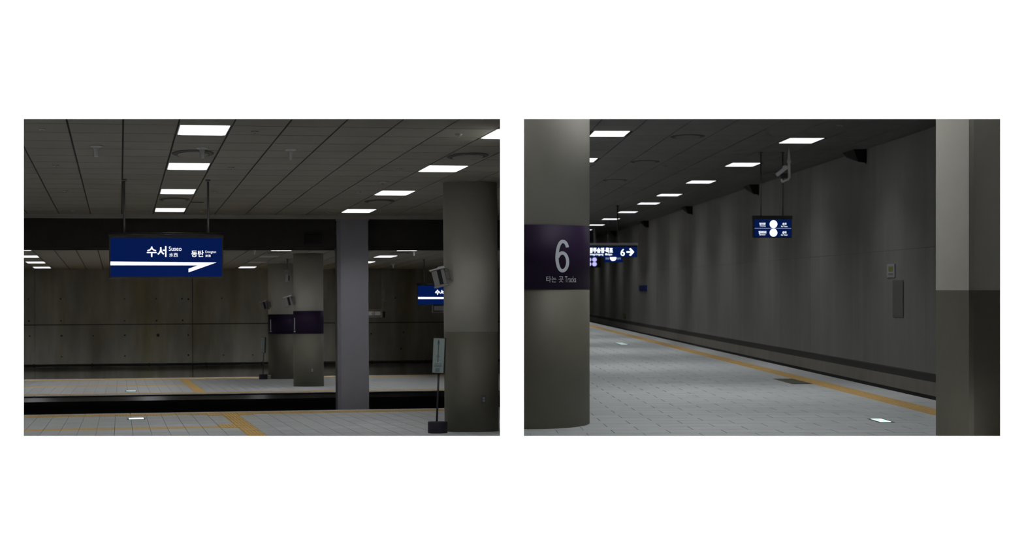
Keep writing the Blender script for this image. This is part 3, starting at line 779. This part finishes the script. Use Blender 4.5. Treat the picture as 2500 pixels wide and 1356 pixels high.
t = thing('hanging_sign', MR, (9.75, 116.0, 3.23), 'distant blue sign with one white disc peeking out below the arrow sign', 'sign')
part('housing', BM((0, 1.15, 0, .16, 0, .60)), M_DKM, t); part('face_panel', BM((.02, 1.13, -.012, -.001, .015, .59)), M_BLUE, t, 'deep blue backlit face')
bm = bmesh.new(); bm.faces.new([bm.verts.new((.56 + .19 * math.cos(2 * math.pi * i / 40), -.015, .28 + .19 * math.sin(2 * math.pi * i / 40))) for i in range(40)])
part('white_disc', bm, M_TXT2, t)
for s_, a in (('맞이방', .10), ('승차', .80)): part('lettering', text_bm(s_, a, .17, a + .22, .30, -.015), M_LINE, t)
for x in (.237, .895):
    bm = bmesh.new(); tube(bm, (x, .08, .6), (x, .08, HR - 3.25), .02, 10); tube(bm, (x, .08, HR - 3.27), (x, .08, HR - 3.23), .05, 12)
    part('hanging_rod', bm, M_STEEL, t)
# Track 6 arrow sign
t = thing('hanging_sign', MR, (6.2, 94.2, 3.195), 'long blue backlit sign ending in 6 and a right arrow beside the numbered column', 'sign')
W = 3.36
part('housing', BM((0, W, 0, .25, 0, .52)), M_DKM, t)
part('face_panel', BM((.02, W - .02, -.02, -.001, .01, .495)), M_BLUE, t, 'deep blue backlit face')
part('top_rail', BM((-.03, W + .03, -.06, .26, .575, .69)), mat('sign_rail_pale', (.5, .48, .52), .25, metal=.6), t, 'pale metal top rail')
part('rail_support', BM((0, W, 0, .2, .52, .575)), M_DKM, t)
y = -.025
for q_ in (('광주송정·목포', 1.0, .20, 2.16, .46), ('Gwangju-Songjeong', 1.0, .06, 1.68, .18), ('Mokpo', 1.79, .06, 2.12, .18), ('6', 2.54, .06, 2.74, .40)):
    part('lettering', text_bm(*q_, y), M_TXT2, t)
A_ = bmesh.new(); prism(A_, [(2.83, .215), (3.06, .215), (2.96, .10), (3.03, .06), (3.20, .25), (3.03, .44), (2.96, .40), (3.06, .285), (2.83, .285)], y, y + .004)
part('arrow', A_, M_TXT2, t, 'white arrow pointing right')
for x in (.5, 2.40):
    bm = bmesh.new(); tube(bm, (x, .12, .66), (x, .12, HR - 3.195 - .02), .03, 10); tube(bm, (x, .12, HR - 3.195 - .05), (x, .12, HR - 3.195), .07, 12)
    part('hanging_rod', bm, M_DKM, t)
# dark display behind
t = thing('display_board', MR, (9.2, 128.0, 3.05), 'dark display with lavender figures below the left end of the arrow sign', 'display')
part('housing', BM((0, 1.35, 0, .3, 0, 1.4)), M_BLKP, t)
for zc in (.23, .53):
    for (xc, r_) in ((.93, .15), (.58, .14)):
        bm = bmesh.new()
        vs = [bm.verts.new((xc + r_ * math.cos(2 * math.pi * i / 24), -.01, zc + r_ * .95 * math.sin(2 * math.pi * i / 24))) for i in range(24)]; bm.faces.new(vs)
        part('lit_figure', bm, M_LAV, t, 'glowing lavender figure')
bm = bmesh.new(); tube(bm, (.95, .15, 1.38), (.95, .15, HR - 3.05), .085, 14)
part('drop_pole', bm, M_WHT, t, 'pale drop pole')

# security camera on a tapered white pole
t = thing('security_camera', MR, (9.955, 55.0, HR), 'white tilted camera on a tapered drop pole above the two-row sign', 'camera', 'hanging security cameras')
bm = bmesh.new(); tube(bm, (0, 0, 0), (.0, 0, -.38), .010, 14, .045); tube(bm, (0, 0, -.37), (0, 0, -.47), .058, 14); tube(bm, (0, 0, -.46), (.012, 0, -.90), .038, 14)
part('drop_pole', bm, mat('camera_white', (.9, .92, .88), .35), t)
bm = bmesh.new(); tube(bm, (.012, 0, -.88), (-.02, 0, -.94), .03, 12); tube(bm, (-.01, 0, -.935), (-.20, 0, -1.02), .028, 12); tube(bm, (-.20, 0, -1.02), (-.22, 0, -.93), .028, 12)
part('elbow_arm', bm, mat('camera_white', (.9, .92, .88), .35), t)
bm = BM((-.20, .20, -.07, .07, -.055, .055)); bevel(bm, .02, 2)
Rm = Matrix.Rotation(math.radians(-38), 3, 'Y')
bmesh.ops.rotate(bm, verts=bm.verts, matrix=Rm); bmesh.ops.translate(bm, verts=bm.verts, vec=(-.21, 0, -.70))
part('body', bm, mat('camera_body', (.8, .8, .84), .3), t, 'silvery tilted camera body')
bm = bmesh.new(); lathe(bm, [(.02, .07), (.07, .05), (.085, 0), (.08, -.04)], 20); bmesh.ops.translate(bm, verts=bm.verts, vec=(-.11, 0, -.60))
part('end_cap', bm, mat('camera_white', (.9, .92, .88), .35), t)
part('wiring_box', BM((-.24, -.05, -.05, .05, -.90, -.76)), M_BLKP, t)

# wall signs and fixtures
def wall_box(name, v, z0, z1, dv, m, label, cat, th=.06):
    t = thing(name, MR, (12.40 - .02, v, z0), label, cat)
    part('plate', BM((-th, 0, -dv / 2, dv / 2, 0, z1 - z0)), m, t)
    return t
t = wall_box('exit_sign', 52.7, 1.96, 2.33, .9, mat('wall_sign_white', (.62, .61, .66), .5), 'white wall sign with a yellow-green square on the concrete wall', 'sign', th=.02)
part('green_square', BM((-.03, -.02, -.25, .22, .17, .30)), M_YG, t, 'yellow-green square')
part('print_line', BM((-.03, -.02, -.28, .25, .06, .12)), M_GRYP, t)
t = wall_box('blue_wall_sign', 118.3, 1.50, 1.85, 4.2, M_BLUS, 'small blurred blue sign on the distant concrete wall', 'sign')
part('print_patch', BM((-.07, -.06, -.9, .9, .1, .25)), mat('dull_blue_print', (.03, .05, .14), .5), t)
t = wall_box('yellow_wall_plate', 130.4, -.30, -.04, 1.6, M_YG, 'tiny yellow plate low on the distant concrete wall', 'sign')
part('rim', BM((-.065, -.06, -.8, .8, 0, .03)), M_GRYP, t)
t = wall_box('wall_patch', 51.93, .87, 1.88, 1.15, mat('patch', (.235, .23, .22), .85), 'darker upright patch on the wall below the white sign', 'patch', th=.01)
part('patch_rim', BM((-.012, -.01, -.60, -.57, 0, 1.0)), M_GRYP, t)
floor_sign(MR, (5.465, 23.83, 0), .135, .56, 'glowing exit light set in the floor near the right pillar', M_FLIT)
floor_sign(MR, (5.35, 57.3, 0), .22, 2.0, 'faint distant exit light in the right platform floor', M_FLITD, False)
t = thing('floor_hatch', MR, (6.20, 34.0, 0), 'olive-brown floor hatch touching the yellow strip', 'hatch')
part('frame', BM((-.17, .195, -1.0, 1.0, 0, .002)), mat('hatch_frame', (.14, .135, .09), .7), t)
for i in range(4): part('cover_slat', BM((-.15, .18, -.95 + .48 * i, -.50 + .48 * i, .002, .006)), M_HATCH, t)
struct('wall_end', BM((-6, 12.8, 174.8, 175.2, -1.3, 6)), M_CONC2, MR, 'end wall of the hall hidden behind the numbered column', 'wall', PR)
